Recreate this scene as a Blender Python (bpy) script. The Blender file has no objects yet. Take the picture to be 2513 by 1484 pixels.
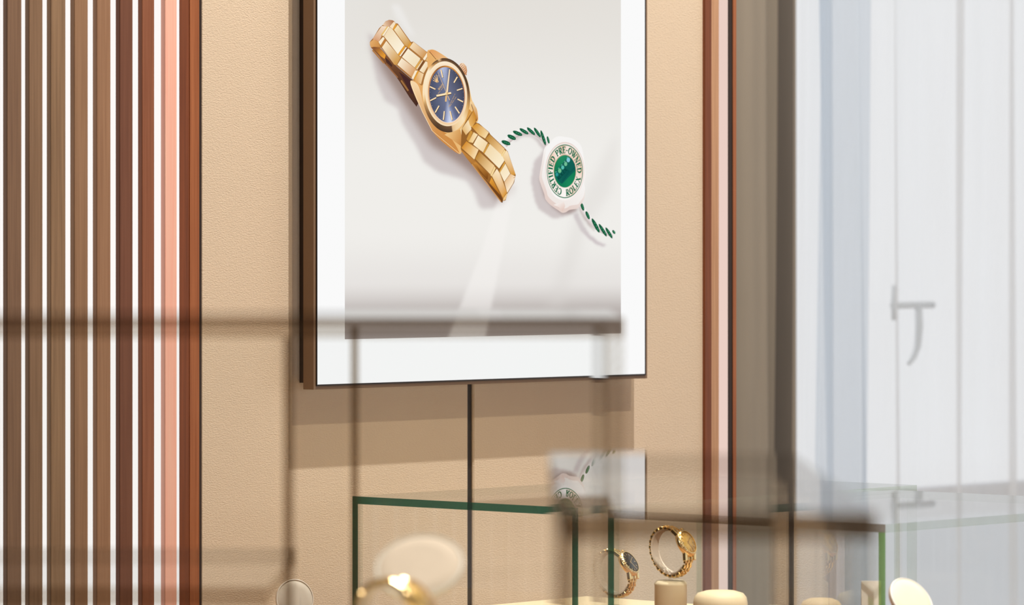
import bpy, math, random
import numpy as np
from mathutils import Vector, Matrix

random.seed(7)
sc = bpy.context.scene
COL = sc.collection

# ------------------------------------------------------------------ camera, world, light, exposure
W, H = 2513, 1484
F = 10440.0                      # focal length in pixels (about 150 mm on a 36 mm sensor)
TH = math.atan(F / 9350.0)       # the wall is seen at 48 degrees
CX, HOR = 1256.5, 620.0          # principal column, horizon row
CAM = Vector((-4.441, -4.072, 1.55))
VV = Vector((math.sin(TH), math.cos(TH), 0))
RR = Vector((math.cos(TH), -math.sin(TH), 0))
UP = Vector((0, 0, 1))

cam = bpy.data.cameras.new('camera')
cam.sensor_fit = 'HORIZONTAL'; cam.sensor_width = 36.0
cam.lens = F / W * 36.0
cam.shift_y = (HOR - H / 2) / W
cam.clip_start = 0.05; cam.clip_end = 200
cam.dof.use_dof = True
cam.dof.focus_distance = 5.75
cam.dof.aperture_fstop = 8.3
camo = bpy.data.objects.new('camera', cam)
camo.location = CAM; camo.rotation_euler = (math.pi / 2, 0, -TH)
COL.objects.link(camo); sc.camera = camo

world = bpy.data.worlds.new('world'); sc.world = world
world.use_nodes = True
bg = world.node_tree.nodes['Background']
bg.inputs[0].default_value = (0.955, 0.97, 0.995, 1); bg.inputs[1].default_value = 1.03

def spot(name, loc, target, power, color, size, blend, radius):
    l = bpy.data.lights.new(name, 'SPOT'); l.energy = power; l.color = color
    l.spot_size = math.radians(size); l.spot_blend = blend; l.shadow_soft_size = radius
    o = bpy.data.objects.new(name, l); o.location = loc
    o.rotation_euler = (Vector(target) - Vector(loc)).to_track_quat('-Z', 'Y').to_euler()
    COL.objects.link(o); return o
WARM = (1.0, 0.92, 0.81)
spot('ceiling_or_fill_spot', (0.02, -2.30, 4.5), (0, 0, 1.45), 140, (1.0, 0.84, 0.62), 95, 0.6, 0.02)
spot('ceiling_or_fill_spot', (0.02, -1.06, 4.5), (0, -0.1, 1.3), 480, (1.0, 0.945, 0.89), 140, 0.3, 0.02)
spot('ceiling_or_fill_spot', (-1.9, -2.6, 3.4), (-0.1, -0.62, 1.02), 330, WARM, 19, 0.8, 0.03)  # unseen fill lamp, added to brighten the counter watches and pedestals
win = CAM + VV * 2.75
spot('window_fill_spot', (win.x, win.y, 3.5), (win.x, win.y, 1.2), 190, WARM, 40, 0.7, 0.03)  # unseen lamp added over the near cases to lift the dark pad

sc.view_settings.view_transform = 'Standard'; sc.view_settings.look = 'None'
sc.view_settings.gamma = 1.0; sc.view_settings.use_curve_mapping = False
sc.view_settings.exposure = 0.0
try:
    sc.cycles.transparent_max_bounces = 64
    sc.cycles.max_bounces = 10
    sc.cycles.caustics_reflective = False; sc.cycles.caustics_refractive = False
except Exception:
    pass

# ------------------------------------------------------------------ geometry of the view
def ray(px, py):
    return VV + RR * ((px - CX) / F) - UP * ((py - HOR) / F)
def UY(px, py, y):
    d = ray(px, py); return CAM + d * ((y - CAM.y) / d.y)
def UX(px, py, x):
    d = ray(px, py); return CAM + d * ((x - CAM.x) / d.x)
def UD(px, py, dist):
    return CAM + ray(px, py) * dist
def wx(px, y):                    # world x of image column px on the plane Y = y
    return UY(px, HOR, y).x

# ------------------------------------------------------------------ materials
def s2l(c):
    c = c / 255.0
    return c / 12.92 if c <= 0.04045 else ((c + 0.055) / 1.055) ** 2.4
def rgb(r, g, b): return (s2l(r), s2l(g), s2l(b), 1.0)

def mat(name):
    m = bpy.data.materials.new(name); m.use_nodes = True
    nt = m.node_tree; nt.nodes.clear()
    out = nt.nodes.new('ShaderNodeOutputMaterial')
    return m, nt, out
def N(nt, t, **kw):
    n = nt.nodes.new(t)
    for k, v in kw.items(): setattr(n, k, v)
    return n
def L(nt, a, b): nt.links.new(a, b)

def pbr(name, col, rough=0.5, metal=0.0, var=0.08, scale=(20, 20, 20), bump=0.0, bscale=200.0, spec=0.5, bdist=0.0005, bstretch=(1, 1, 1)):
    """principled surface, colour varied by noise, optional fine relief"""
    m, nt, out = mat(name)
    b = N(nt, 'ShaderNodeBsdfPrincipled')
    b.inputs['Roughness'].default_value = rough; b.inputs['Metallic'].default_value = metal
    b.inputs['Specular IOR Level'].default_value = spec
    tc = N(nt, 'ShaderNodeTexCoord'); mp = N(nt, 'ShaderNodeMapping')
    mp.inputs['Scale'].default_value = scale
    no = N(nt, 'ShaderNodeTexNoise'); no.inputs['Scale'].default_value = 1.0; no.inputs['Detail'].default_value = 4
    L(nt, tc.outputs['Object'], mp.inputs[0]); L(nt, mp.outputs[0], no.inputs['Vector'])
    mx = N(nt, 'ShaderNodeMix', data_type='RGBA')
    c = Vector(col[:3])
    mx.inputs['A'].default_value = (*(c * (1 - var)), 1); mx.inputs['B'].default_value = (*[min(1, v) for v in c * (1 + var)], 1)
    L(nt, no.outputs['Fac'], mx.inputs['Factor']); L(nt, mx.outputs['Result'], b.inputs['Base Color'])
    if bump:
        m2 = N(nt, 'ShaderNodeMapping'); m2.inputs['Scale'].default_value = bstretch
        n2 = N(nt, 'ShaderNodeTexNoise'); n2.inputs['Scale'].default_value = bscale; n2.inputs['Detail'].default_value = 2.5
        n2.inputs['Distortion'].default_value = 0.6
        L(nt, tc.outputs['Object'], m2.inputs[0]); L(nt, m2.outputs[0], n2.inputs['Vector'])
        bp = N(nt, 'ShaderNodeBump'); bp.inputs['Strength'].default_value = bump; bp.inputs['Distance'].default_value = bdist
        L(nt, n2.outputs['Fac'], bp.inputs['Height']); L(nt, bp.outputs[0], b.inputs['Normal'])
    L(nt, b.outputs[0], out.inputs[0])
    return m

def wood(name, c1, c2, rough=0.45):
    m, nt, out = mat(name)
    b = N(nt, 'ShaderNodeBsdfPrincipled'); b.inputs['Roughness'].default_value = rough
    b.inputs['Specular IOR Level'].default_value = 0.3
    tc = N(nt, 'ShaderNodeTexCoord'); oi = N(nt, 'ShaderNodeObjectInfo'); ad = N(nt, 'ShaderNodeVectorMath', operation='ADD')
    mp = N(nt, 'ShaderNodeMapping'); mp.inputs['Scale'].default_value = (260, 260, 6)
    L(nt, tc.outputs['Object'], ad.inputs[0]); L(nt, oi.outputs['Random'], ad.inputs[1])
    L(nt, ad.outputs[0], mp.inputs[0])
    no = N(nt, 'ShaderNodeTexNoise'); no.inputs['Scale'].default_value = 1; no.inputs['Detail'].default_value = 5
    L(nt, mp.outputs[0], no.inputs['Vector'])
    r = N(nt, 'ShaderNodeValToRGB')
    r.color_ramp.elements[0].position = 0.3; r.color_ramp.elements[0].color = c1
    r.color_ramp.elements[1].position = 0.7; r.color_ramp.elements[1].color = c2
    L(nt, no.outputs['Fac'], r.inputs[0]); L(nt, r.outputs[0], b.inputs['Base Color'])
    bp = N(nt, 'ShaderNodeBump'); bp.inputs['Strength'].default_value = 0.15; bp.inputs['Distance'].default_value = 0.0005
    L(nt, no.outputs['Fac'], bp.inputs['Height']); L(nt, bp.outputs[0], b.inputs['Normal'])
    L(nt, b.outputs[0], out.inputs[0]); return m

def emit(name, col, strength):
    m, nt, out = mat(name)
    e = N(nt, 'ShaderNodeEmission'); e.inputs[0].default_value = col; e.inputs[1].default_value = strength
    L(nt, e.outputs[0], out.inputs[0]); return m

def glass_clear(name, tint=(0.993, 0.996, 0.994), ior=1.33, rough=0.0):
    """architectural pane: straight-through transmission plus Fresnel reflection on the outward faces"""
    m, nt, out = mat(name)
    t = N(nt, 'ShaderNodeBsdfTransparent'); t.inputs[0].default_value = (*tint, 1)
    g = N(nt, 'ShaderNodeBsdfGlossy'); g.inputs['Roughness'].default_value = rough
    fr = N(nt, 'ShaderNodeFresnel'); fr.inputs[0].default_value = ior
    ge = N(nt, 'ShaderNodeNewGeometry'); sb = N(nt, 'ShaderNodeMath', operation='SUBTRACT'); sb.inputs[0].default_value = 1.0
    ml = N(nt, 'ShaderNodeMath', operation='MULTIPLY')
    L(nt, ge.outputs['Backfacing'], sb.inputs[1]); L(nt, sb.outputs[0], ml.inputs[0]); L(nt, fr.outputs[0], ml.inputs[1])
    mx = N(nt, 'ShaderNodeMixShader')
    L(nt, ml.outputs[0], mx.inputs[0]); L(nt, t.outputs[0], mx.inputs[1]); L(nt, g.outputs[0], mx.inputs[2])
    L(nt, mx.outputs[0], out.inputs[0]); return m

def glass_edge(name, tcol, dcol, fac):
    m, nt, out = mat(name)
    t = N(nt, 'ShaderNodeBsdfTransparent'); t.inputs[0].default_value = tcol
    b = N(nt, 'ShaderNodeBsdfPrincipled'); b.inputs['Base Color'].default_value = dcol; b.inputs['Roughness'].default_value = 0.12
    tc = N(nt, 'ShaderNodeTexCoord'); mp = N(nt, 'ShaderNodeMapping'); mp.inputs['Scale'].default_value = (7, 7, 7)
    no = N(nt, 'ShaderNodeTexNoise'); no.inputs['Scale'].default_value = 1.0
    L(nt, tc.outputs['Object'], mp.inputs[0]); L(nt, mp.outputs[0], no.inputs['Vector'])
    mr = N(nt, 'ShaderNodeMapRange'); mr.inputs['To Min'].default_value = fac - 0.15; mr.inputs['To Max'].default_value = fac + 0.15
    L(nt, no.outputs['Fac'], mr.inputs['Value'])
    mx = N(nt, 'ShaderNodeMixShader'); L(nt, mr.outputs[0], mx.inputs[0])
    L(nt, t.outputs[0], mx.inputs[1]); L(nt, b.outputs[0], mx.inputs[2]); L(nt, mx.outputs[0], out.inputs[0]); return m

def sheer(name, col, transp, trans_col):
    m, nt, out = mat(name)
    t = N(nt, 'ShaderNodeBsdfTransparent'); t.inputs[0].default_value = (0.97, 0.98, 1, 1)
    tr = N(nt, 'ShaderNodeBsdfTranslucent'); tr.inputs[0].default_value = trans_col
    df = N(nt, 'ShaderNodeBsdfDiffuse'); df.inputs[0].default_value = col
    tc = N(nt, 'ShaderNodeTexCoord'); mp = N(nt, 'ShaderNodeMapping'); mp.inputs['Scale'].default_value = (30, 30, 2)
    no = N(nt, 'ShaderNodeTexNoise'); no.inputs['Scale'].default_value = 1.0; no.inputs['Detail'].default_value = 3
    L(nt, tc.outputs['Object'], mp.inputs[0]); L(nt, mp.outputs[0], no.inputs['Vector'])
    mr = N(nt, 'ShaderNodeMapRange'); mr.inputs['To Min'].default_value = 1 - transp - 0.08; mr.inputs['To Max'].default_value = 1 - transp + 0.08
    L(nt, no.outputs['Fac'], mr.inputs['Value'])
    m1 = N(nt, 'ShaderNodeMixShader'); m1.inputs[0].default_value = 0.15
    L(nt, tr.outputs[0], m1.inputs[1]); L(nt, df.outputs[0], m1.inputs[2])
    m2 = N(nt, 'ShaderNodeMixShader'); L(nt, mr.outputs[0], m2.inputs[0])
    L(nt, t.outputs[0], m2.inputs[1]); L(nt, m1.outputs[0], m2.inputs[2]); L(nt, m2.outputs[0], out.inputs[0]); return m

def print_mat(name):
    m, nt, out = mat(name)
    a = N(nt, 'ShaderNodeAttribute', attribute_name='ink'); e = N(nt, 'ShaderNodeEmission')
    e.inputs[1].default_value = 1.0
    L(nt, a.outputs['Color'], e.inputs[0]); L(nt, e.outputs[0], out.inputs[0]); return m

M = dict(
    leather=pbr('leather', rgb(229, 210, 185), 0.55, 0, 0.035, (6, 6, 6), 0.5, 460, 0.35, 0.0012, (0.6, 1, 1.3)),
    dark=pbr('dark_recess', rgb(44, 36, 32), 0.6),
    plaster=pbr('plaster', rgb(176, 156, 130), 0.85, 0, 0.03, (3, 3, 3), 0.1, 60),
    ceiling=pbr('ceiling_paint', rgb(206, 194, 176), 0.9, 0, 0.02, (2, 2, 2)),
    floor=pbr('floor_stone', rgb(140, 120, 98), 0.35, 0, 0.12, (3, 3, 3)),
    led=emit('led_panel', (1.0, 0.955, 0.93, 1), 1.0),
    bronze=pbr('bronze_frame', rgb(134, 106, 80), 0.45, 0.1, 0.06),
    bezel=pbr('dark_bezel', rgb(52, 44, 40), 0.3, 0.6, 0.05),
    housing=pbr('screen_housing', rgb(66, 50, 40), 0.45, 0.2, 0.05),
    mat_white=emit('lit_white_panel', (0.955, 0.955, 0.955, 1), 1.0),
    ink=print_mat('printed_ink'),
    t_brown=wood('wood_dark_red', rgb(112, 60, 34), rgb(134, 74, 42)),
    t_mid=wood('wood_mid', rgb(186, 140, 104), rgb(206, 162, 126)),
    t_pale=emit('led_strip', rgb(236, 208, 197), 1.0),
    t_black=wood('wood_black', rgb(42, 27, 18), rgb(58, 38, 26)),
    t_orange=wood('wood_orange', rgb(150, 86, 48), rgb(176, 108, 66)),
    drape=pbr('drape_cloth', rgb(152, 143, 130), 0.9, 0, 0.08, (60, 60, 5), 0.3, 600),
    drape_shade=pbr('drape_fold_shade', rgb(98, 92, 86), 0.9, 0, 0.08, (60, 60, 5), 0.3, 600),  # darker cloth colour painting the shade of a deep fold
    sheer_blue=sheer('bluish_sheer_cloth', (0.78, 0.85, 0.92, 1), 0.45, (0.80, 0.88, 0.96, 1)),
    sheer=sheer('sheer_cloth', (0.93, 0.93, 0.93, 1), 0.50, (1, 0.995, 0.98, 1)),
    frame_white=pbr('window_frame_paint', rgb(206, 212, 222), 0.5),
    handle=pbr('handle_metal', rgb(196, 208, 218), 0.5, 0.0),
    glass=glass_clear('clear_glass'),
    edge=glass_edge('green_glass_edge', (0.10, 0.30, 0.24, 1), rgb(34, 92, 80), 0.55),
    edge2=glass_edge('light_green_glass_edge', (0.40, 0.62, 0.28, 1), rgb(120, 150, 80), 0.35),
    edge_near=glass_edge('smoky_glass_edge', (0.72, 0.67, 0.61, 1), rgb(108, 88, 72), 0.17),
    edge_dark=glass_edge('dark_glass_edge', (0.55, 0.47, 0.38, 1), rgb(88, 68, 50), 0.28),
    edge_faint=glass_edge('polished_glass_edge', (0.93, 0.96, 0.93, 1), rgb(150, 165, 145), 0.17),
    cream=pbr('cream_leatherette', rgb(226, 210, 176), 0.6, 0, 0.04, (40, 40, 40), 0.2, 900),
    cushion=pbr('cushion_velvet', rgb(228, 213, 194), 0.85, 0, 0.05, (80, 80, 80), 0.25, 1500),
    pearl=pbr('pearl_disc', rgb(226, 220, 206), 0.4, 0, 0.10, (60, 60, 14)),
    white_card=pbr('white_card', rgb(240, 238, 230), 0.7),
    gold=pbr('yellow_gold', (1.0, 0.74, 0.36, 1), 0.24, 1.0, 0.03),
    gold_dial=pbr('champagne_dial', (0.95, 0.56, 0.16, 1), 0.4, 0.25, 0.3, (300, 300, 300)),
    black_dial=pbr('black_dial', (0.02, 0.018, 0.016, 1), 0.25, 0.2, 0.4, (300, 300, 300)),
    acrylic=glass_clear('clear_acrylic', (0.97, 0.96, 0.94), 1.35),
    counter=wood('counter_wood', rgb(150, 112, 80), rgb(172, 132, 98)),
)

# ------------------------------------------------------------------ mesh helpers
class MB:
    def __init__(s): s.v = []; s.f = []; s.mi = []; s.sm = []
    def face(s, idx, mi=0, smooth=False): s.f.append(tuple(idx)); s.mi.append(mi); s.sm.append(smooth)
    def box(s, lo, hi, mi=0, thin=None, edge_mi=1, T=None):
        x0, y0, z0 = lo; x1, y1, z1 = hi; b = len(s.v)
        P = [(x0, y0, z0), (x1, y0, z0), (x1, y1, z0), (x0, y1, z0), (x0, y0, z1), (x1, y0, z1), (x1, y1, z1), (x0, y1, z1)]
        if T is not None: P = [tuple(T @ Vector(p)) for p in P]
        s.v += P
        for q, ax in (((0, 3, 2, 1), 2), ((4, 5, 6, 7), 2), ((0, 1, 5, 4), 1), ((2, 3, 7, 6), 1), ((1, 2, 6, 5), 0), ((3, 0, 4, 7), 0)):
            s.face([b + i for i in q], mi if (thin is None or ax == thin) else edge_mi)
        return s
    def cbox(s, c, h, ch, T=None, mi=0):
        """box with chamfered edges: centre c, half sizes h, chamfer ch"""
        b = len(s.v); P = []
        for sx in (-1, 1):
            for sy in (-1, 1):
                for sz in (-1, 1):
                    for k in range(3):
                        p = [sx * h[0], sy * h[1], sz * h[2]]
                        sg = (sx, sy, sz)
                        for j in range(3):
                            if j != k: p[j] -= sg[j] * ch
                        P.append(Vector(c) + Vector(p))
        if T is not None: P = [T @ p for p in P]
        s.v += [tuple(p) for p in P]
        I = lambda sx, sy, sz, k: b + (((sx > 0) * 4 + (sy > 0) * 2 + (sz > 0)) * 3 + k)
        for k in range(3):
            a, c2 = (k + 1) % 3, (k + 2) % 3
            for sg in (-1, 1):
                r = []
                for (u, w) in ((-1, -1), (1, -1), (1, 1), (-1, 1)):
                    q = [0, 0, 0]; q[k] = sg; q[a] = u; q[c2] = w; r.append(I(*q, k))
                s.face(r if sg > 0 else r[::-1], mi)
            for u in (-1, 1):
                for w in (-1, 1):
                    q0 = [0, 0, 0]; q1 = [0, 0, 0]
                    q0[k] = -1; q1[k] = 1; q0[a] = q1[a] = u; q0[c2] = q1[c2] = w
                    r = [I(*q0, a), I(*q1, a), I(*q1, c2), I(*q0, c2)]
                    s.face(r if u * w < 0 else r[::-1], mi)
        for sx in (-1, 1):
            for sy in (-1, 1):
                for sz in (-1, 1):
                    r = [I(sx, sy, sz, 0), I(sx, sy, sz, 1), I(sx, sy, sz, 2)]
                    s.face(r if sx * sy * sz > 0 else r[::-1], mi)
        return s
    def lathe(s, prof, n=48, T=None, mi=0, closed=False, cap0=True, cap1=True, smooth=True):
        """profile of (radius, height) turned about the z axis"""
        b = len(s.v); m = len(prof)
        for i in range(n):
            a = 2 * math.pi * i / n; c, sn = math.cos(a), math.sin(a)
            for r, z in prof:
                p = Vector((r * c, r * sn, z)); s.v.append(tuple(T @ p if T is not None else p))
        for i in range(n):
            j = (i + 1) % n
            for k in range(m if closed else m - 1):
                l = (k + 1) % m
                s.face((b + i * m + k, b + j * m + k, b + j * m + l, b + i * m + l), mi, smooth)
        if not closed:
            if cap0 and prof[0][0] > 1e-9: s.face([b + i * m for i in range(n)][::-1], mi)
            if cap1 and prof[-1][0] > 1e-9: s.face([b + i * m + m - 1 for i in range(n)], mi)
        return s
    def tube(s, pts, r, n=10, mi=0):
        pts = [Vector(p) for p in pts]; b = len(s.v); m = len(pts)
        for i, p in enumerate(pts):
            t = (pts[min(i + 1, m - 1)] - pts[max(i - 1, 0)]).normalized()
            u = t.cross(Vector((0.31, 0.2, 0.93))).normalized(); w = t.cross(u)
            rr = r[i] if isinstance(r, (list, tuple)) else r
            for k in range(n):
                a = 2 * math.pi * k / n; s.v.append(tuple(p + (u * math.cos(a) + w * math.sin(a)) * rr))
        for i in range(m - 1):
            for k in range(n):
                l = (k + 1) % n
                s.face((b + i * n + k, b + i * n + l, b + (i + 1) * n + l, b + (i + 1) * n + k), mi, True)
        s.face([b + k for k in range(n)][::-1], mi); s.face([b + (m - 1) * n + k for k in range(n)], mi)
        return s
    def build(s, name, mats, parent=None, **kw):
        me = bpy.data.meshes.new(name); me.from_pydata(s.v, [], s.f); 
        me.polygons.foreach_set('material_index', s.mi); me.polygons.foreach_set('use_smooth', s.sm)
        for m in (mats if isinstance(mats, (list, tuple)) else [mats]): me.materials.append(m)
        me.update()
        o = bpy.data.objects.new(name, me); COL.objects.link(o)
        if parent is not None: o.parent = parent
        tag(o, **kw); return o

def tag(o, label=None, cat=None, group=None, kind=None):
    if label: o['label'] = label
    if cat: o['category'] = cat
    if group: o['group'] = group
    if kind: o['kind'] = kind
    return o
def empty(name, loc=(0, 0, 0), rz=0.0, **kw):
    o = bpy.data.objects.new(name, None); o.empty_display_size = 0.05
    o.location = loc; o.rotation_euler = (0, 0, rz); COL.objects.link(o); tag(o, **kw); return o
def copy_tree(o, parent=None):
    c = o.copy(); COL.objects.link(c); c.parent = parent
    for ch in list(o.children): copy_tree(ch, c)
    return c

# ------------------------------------------------------------------ the room
CEIL = 4.6
MB().box((-6.2, -6.2, -0.1), (7.0, 5.0, 0.0)).build('floor', M['floor'], kind='structure')
MB().box((-6.2, -6.2, CEIL), (7.0, 1.5, CEIL + 0.1)).build('ceiling', M['ceiling'], kind='structure')
MB().box((-6.2, -6.2, 0), (-6.0, 0.1, CEIL)).build('wall_left', M['plaster'], kind='structure')
wf = MB(); wf.box((-6.0, -6.2, 0), (5.0, -6.0, 1.0)); wf.box((-6.0, -6.2, 2.45), (5.0, -6.0, CEIL))
wf.build('wall_front', M['plaster'], kind='structure')

XL, XS0, XS1, XR = wx(494, 0), wx(1149.5, 0), wx(1162, 0), wx(1731, 0)
wb = MB().box((-6.0, 0.022, 0), (XR + 0.06, 0.10, CEIL)).build('wall_back', M['dark'], kind='structure')
def leather_panel(x0, x1):
    m = MB(); cx, hx = (x0 + x1) / 2, (x1 - x0) / 2
    m.cbox((0, 0.011, CEIL / 2), (hx, 0.011, CEIL / 2 - 0.002), 0.002)
    o = m.build('leather_panel', M['leather'], wb); o.location = (cx, 0, 0)
leather_panel(XL, XS0); leather_panel(XS1, XR)
MB().box((XS0 - 0.001, 0.004, 0), (XS1 + 0.001, 0.022, CEIL)).build('seam_strip', M['dark'], wb)

# wall beyond the trim: reveal of the window bay, and the window itself
YW = 1.35
XJ = wx(1806, 0.0)
MB().box((XJ - 0.06, 0.10, 0), (XJ - 0.01, YW, CEIL)).build('wall_right', M['plaster'], kind='structure')
XW0, XW1 = wx(1770, YW), wx(2720, YW)
ww = empty('window_1', (XW0, YW, 0)); tag(ww, kind='structure')
def wpart(name, x0, x1, z0, z1, y0=0.0, y1=0.06, m='frame_white'):
    return MB().box((x0 - XW0, y0, z0), (x1 - XW0, y1, z1)).build(name, M[m], ww)
wpart('window_frame', XW0, XW0 + 0.06, 0.3, 3.3); wpart('window_frame', wx(2590, YW), wx(2590, YW) + 0.06, 0.3, 3.3)
wpart('window_frame', XW0, XW1 + 1, 3.3, CEIL); wpart('window_sill', XW0, XW1 + 1, 0.0, 0.3, -0.08, 0.12)
zr = UY(2250, 1235, YW).z
wpart('window_rail', XW0 + 0.06, XW1 + 1, zr - 0.03, zr + 0.03)
wpart('pane', XW0 + 0.06, XW1 + 1, 0.3, 3.3, 0.025, 0.033, 'glass')
# lever handle seen through the sheer
def hp(px, py): 
    p = UY(px, py, YW - 0.03); return (p.x - XW0, -0.03, p.z)
hm_ = MB(); hm_.tube([hp(2190, 750), hp(2240, 748), hp(2290, 748)], 0.007)
hm_.tube([hp(2254, 750), hp(2256, 800), hp(2252, 850), hp(2243, 875), hp(2230, 893)], [0.008, 0.008, 0.007, 0.006, 0.004])
hm_.tube([hp(2196, 700), hp(2194, 745), hp(2195, 785)], 0.006)
hm_.build('window_handle', M['handle'], ww)

# ------------------------------------------------------------------ timber trims
t1 = empty('trim_1', (wx(441, 0), 0, 0)); tag(t1, kind='structure')
for a, b, yf, k in ((441.5, 466, -0.0012, 't_brown'), (466, 489, -0.002, 't_orange'), (489, 494.5, -0.002, 't_black')):
    m = MB(); m.box((wx(a, yf) - t1.location.x, yf, 0), (wx(b, yf) - t1.location.x, 0.021, CEIL)); m.build('strip', M[k], t1)
t2 = empty('trim_2', (XR, 0, 0)); tag(t2, kind='structure')
for a, b, yf, k in ((1730.5, 1746, -0.005, 't_brown'), (1746, 1764, -0.004, 't_mid'), (1764, 1786, -0.0035, 't_pale'), (1786, 1799, -0.003, 't_black'), (1799, 1807, -0.004, 't_orange')):
    m = MB(); m.box((wx(a, yf) - t2.location.x, yf, 0), (wx(b, yf) - t2.location.x, 0.02, CEIL)); m.build('strip', M[k], t2)

# ------------------------------------------------------------------ backlit slatted panel
gaps = [(-745, 6), (-683, 6), (-622, 6), (-561, 6), (-500, 6), (-440, 6), (-382, 9), (-326, 9), (-270, 9), (-213, 9), (-158, 9), (-103, 9), (-50, 6), (3.5, 6), (57, 7), (109.5, 8.5), (166.5, 10), (221.5, 10.5), (277.5, 11), (332, 11.5), (386.5, 14.5), (437, 5)]
slat_cols = [((122, 94, 74), (142, 112, 88))] * 14 + [
    ((128, 100, 76), (148, 118, 92)), ((134, 106, 80), (158, 128, 98)), ((144, 110, 82), (164, 128, 98)), ((150, 112, 84), (168, 130, 100)),
    ((112, 70, 52), (126, 82, 62)), ((136, 82, 56), (154, 98, 70)), ((255, 190, 170), (255, 204, 184))]  # last slat's pale pink paints in the LED light falling on it
YS = 0.0
sp = empty('slatted_wall_panel', (wx(200, YS), YS, 0), label='backlit panel of vertical wooden slats with white glowing gaps', cat='wall panel')
sox = sp.location.x
lp = MB(); lp.box((wx(gaps[0][0] - 20, YS) - sox, 0.0, 0), (wx(440.5, YS) - sox, 0.02, CEIL)); lp.build('light_panel', M['led'], sp, label='glowing white panel behind the slats')
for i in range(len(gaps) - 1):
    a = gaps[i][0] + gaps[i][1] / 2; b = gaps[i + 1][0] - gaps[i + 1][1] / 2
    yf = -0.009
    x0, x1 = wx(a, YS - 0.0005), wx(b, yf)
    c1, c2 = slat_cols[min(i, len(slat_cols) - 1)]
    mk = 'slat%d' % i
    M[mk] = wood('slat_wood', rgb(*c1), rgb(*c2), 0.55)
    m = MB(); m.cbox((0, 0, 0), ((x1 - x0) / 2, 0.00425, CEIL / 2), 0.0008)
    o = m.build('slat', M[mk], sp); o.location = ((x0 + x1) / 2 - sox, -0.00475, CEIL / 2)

# ------------------------------------------------------------------ curtains
def curtain(name, x0, x1, y, amp, folds, nx, mats, label, z0=0.02, z1=3.4, thick=0.0, sharp=1.0, seed=0, lean=0.0, shade_band=None, ph1=None):
    rnd = random.Random(seed); ph = [rnd.uniform(0, 6.28) for _ in range(4)]
    if ph1 is not None: ph[1] = ph1
    m = MB(); nz = 14; root = empty(name, ((x0 + x1) / 2, y, 0), label=label, cat='curtain'); ox = (x0 + x1) / 2
    for k in range(nz + 1):
        z = z0 + (z1 - z0) * k / nz
        for i in range(nx + 1):
            u = i / nx
            a = 2 * math.pi * folds * (u + 0.03 * math.sin(2 * math.pi * u * 1.7 + ph[0])) + ph[1]
            yy = amp * math.sin(a + 0.25 * math.sin(z * 1.3 + ph[2])) + 0.35 * amp * math.sin(a * 1.9 + ph[3] + 0.2 * z)
            xx = x0 + (x1 - x0) * u + sharp * amp * 0.5 * math.sin(2 * a) + lean * (z - 1.5) * math.sin(a * 0.5)
            m.v.append((xx - ox, yy, z))
    for k in range(nz):
        for i in range(nx):
            b = k * (nx + 1) + i; m.face((b, b + 1, b + nx + 2, b + nx + 1), 1 if shade_band and shade_band[0] < i / nx < shade_band[1] else 0, True)
    o = m.build('cloth', mats, root)
    if thick:
        md = o.modifiers.new('thickness', 'SOLIDIFY'); md.thickness = thick
    r = MB(); r.box((x0 - ox - 0.05, -0.012, z1), (x1 - ox + 0.05, 0.012, z1 + 0.04)); r.build('rail', M['frame_white'], root)
    return root
YD = 0.95
curtain('drape', wx(1690, YD), wx(1925, YD), YD, 0.040, 2.3, 200, [M['drape'], M['drape_shade']], shade_band=(0.885, 0.945), sharp=0.0, ph1=2.2, label='heavy grey taupe drape hanging beside the dark timber trim', thick=0.004, seed=5)
curtain('sheer_curtain', wx(1922, YD + 0.15), wx(3350, YD + 0.15), YD + 0.17, 0.026, 9.0, 760, M['sheer'], 'long white sheer curtain glowing in front of the daylit window', seed=11, sharp=0.35, lean=0.02)
curtain('sheer_curtain', wx(1985, YD + 0.04), wx(2130, YD + 0.04), YD + 0.04, 0.022, 1.6, 120, M['sheer_blue'], 'narrow bluish sheer length gathered between the drape and the white sheer', seed=3, sharp=0.8, lean=0.03)
# the street side beyond the window
MB().box((-2, 5.0, -0.4), (22, 60, -0.3)).build('ground_outside', pbr('pavement', rgb(196, 200, 206), 0.9, 0, 0.05, (1, 1, 1)), kind='structure')

# ------------------------------------------------------------------ lit display screen with the printed picture
YF = -0.036
sx0, sx1 = wx(776, YF), wx(1584, YF)
zb = UY(1180, 934, YF).z
zt = zb + 1.30
scr = empty('display_screen', ((sx0 + sx1) / 2, 0, zb), label='tall lit wall screen showing a gold watch and a green and white seal', cat='screen')
so = scr.location
def S(p): return (p[0] - so.x, p[1] - so.y, p[2] - so.z)
m = MB(); m.box(S((sx0 + 0.004, -0.016, zb + 0.004)), S((sx1 - 0.004, -0.0005, zt - 0.004))); m.build('rear_housing', M['housing'], scr)
bt = 0.0045; m = MB()
YB = YF + 0.0005
for lo, hi in (((sx0 - bt, YB, zb - bt), (sx0, -0.016, zt + bt)), ((sx1, YB, zb - bt), (sx1 + bt, -0.016, zt + bt)),
               ((sx0, YB, zb - bt), (sx1, -0.016, zb)), ((sx0, YB, zt), (sx1, -0.016, zt + bt))):
    m.box(S(lo), S(hi))
m.build('frame', M['bronze'], scr)
m = MB(); lb = 0.0014
for lo, hi in (((sx0, YF - 0.001, zb), (sx0 + lb, YF + 0.004, zt)), ((sx1 - lb, YF - 0.001, zb), (sx1, YF + 0.004, zt)),
               ((sx0 + lb, YF - 0.001, zb), (sx1 - lb, YF + 0.004, zb + lb * 1.6)), ((sx0 + lb, YF - 0.001, zt - lb), (sx1 - lb, YF + 0.004, zt))):
    m.box(S(lo), S(hi))
m.build('bezel', M['bezel'], scr)
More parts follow.
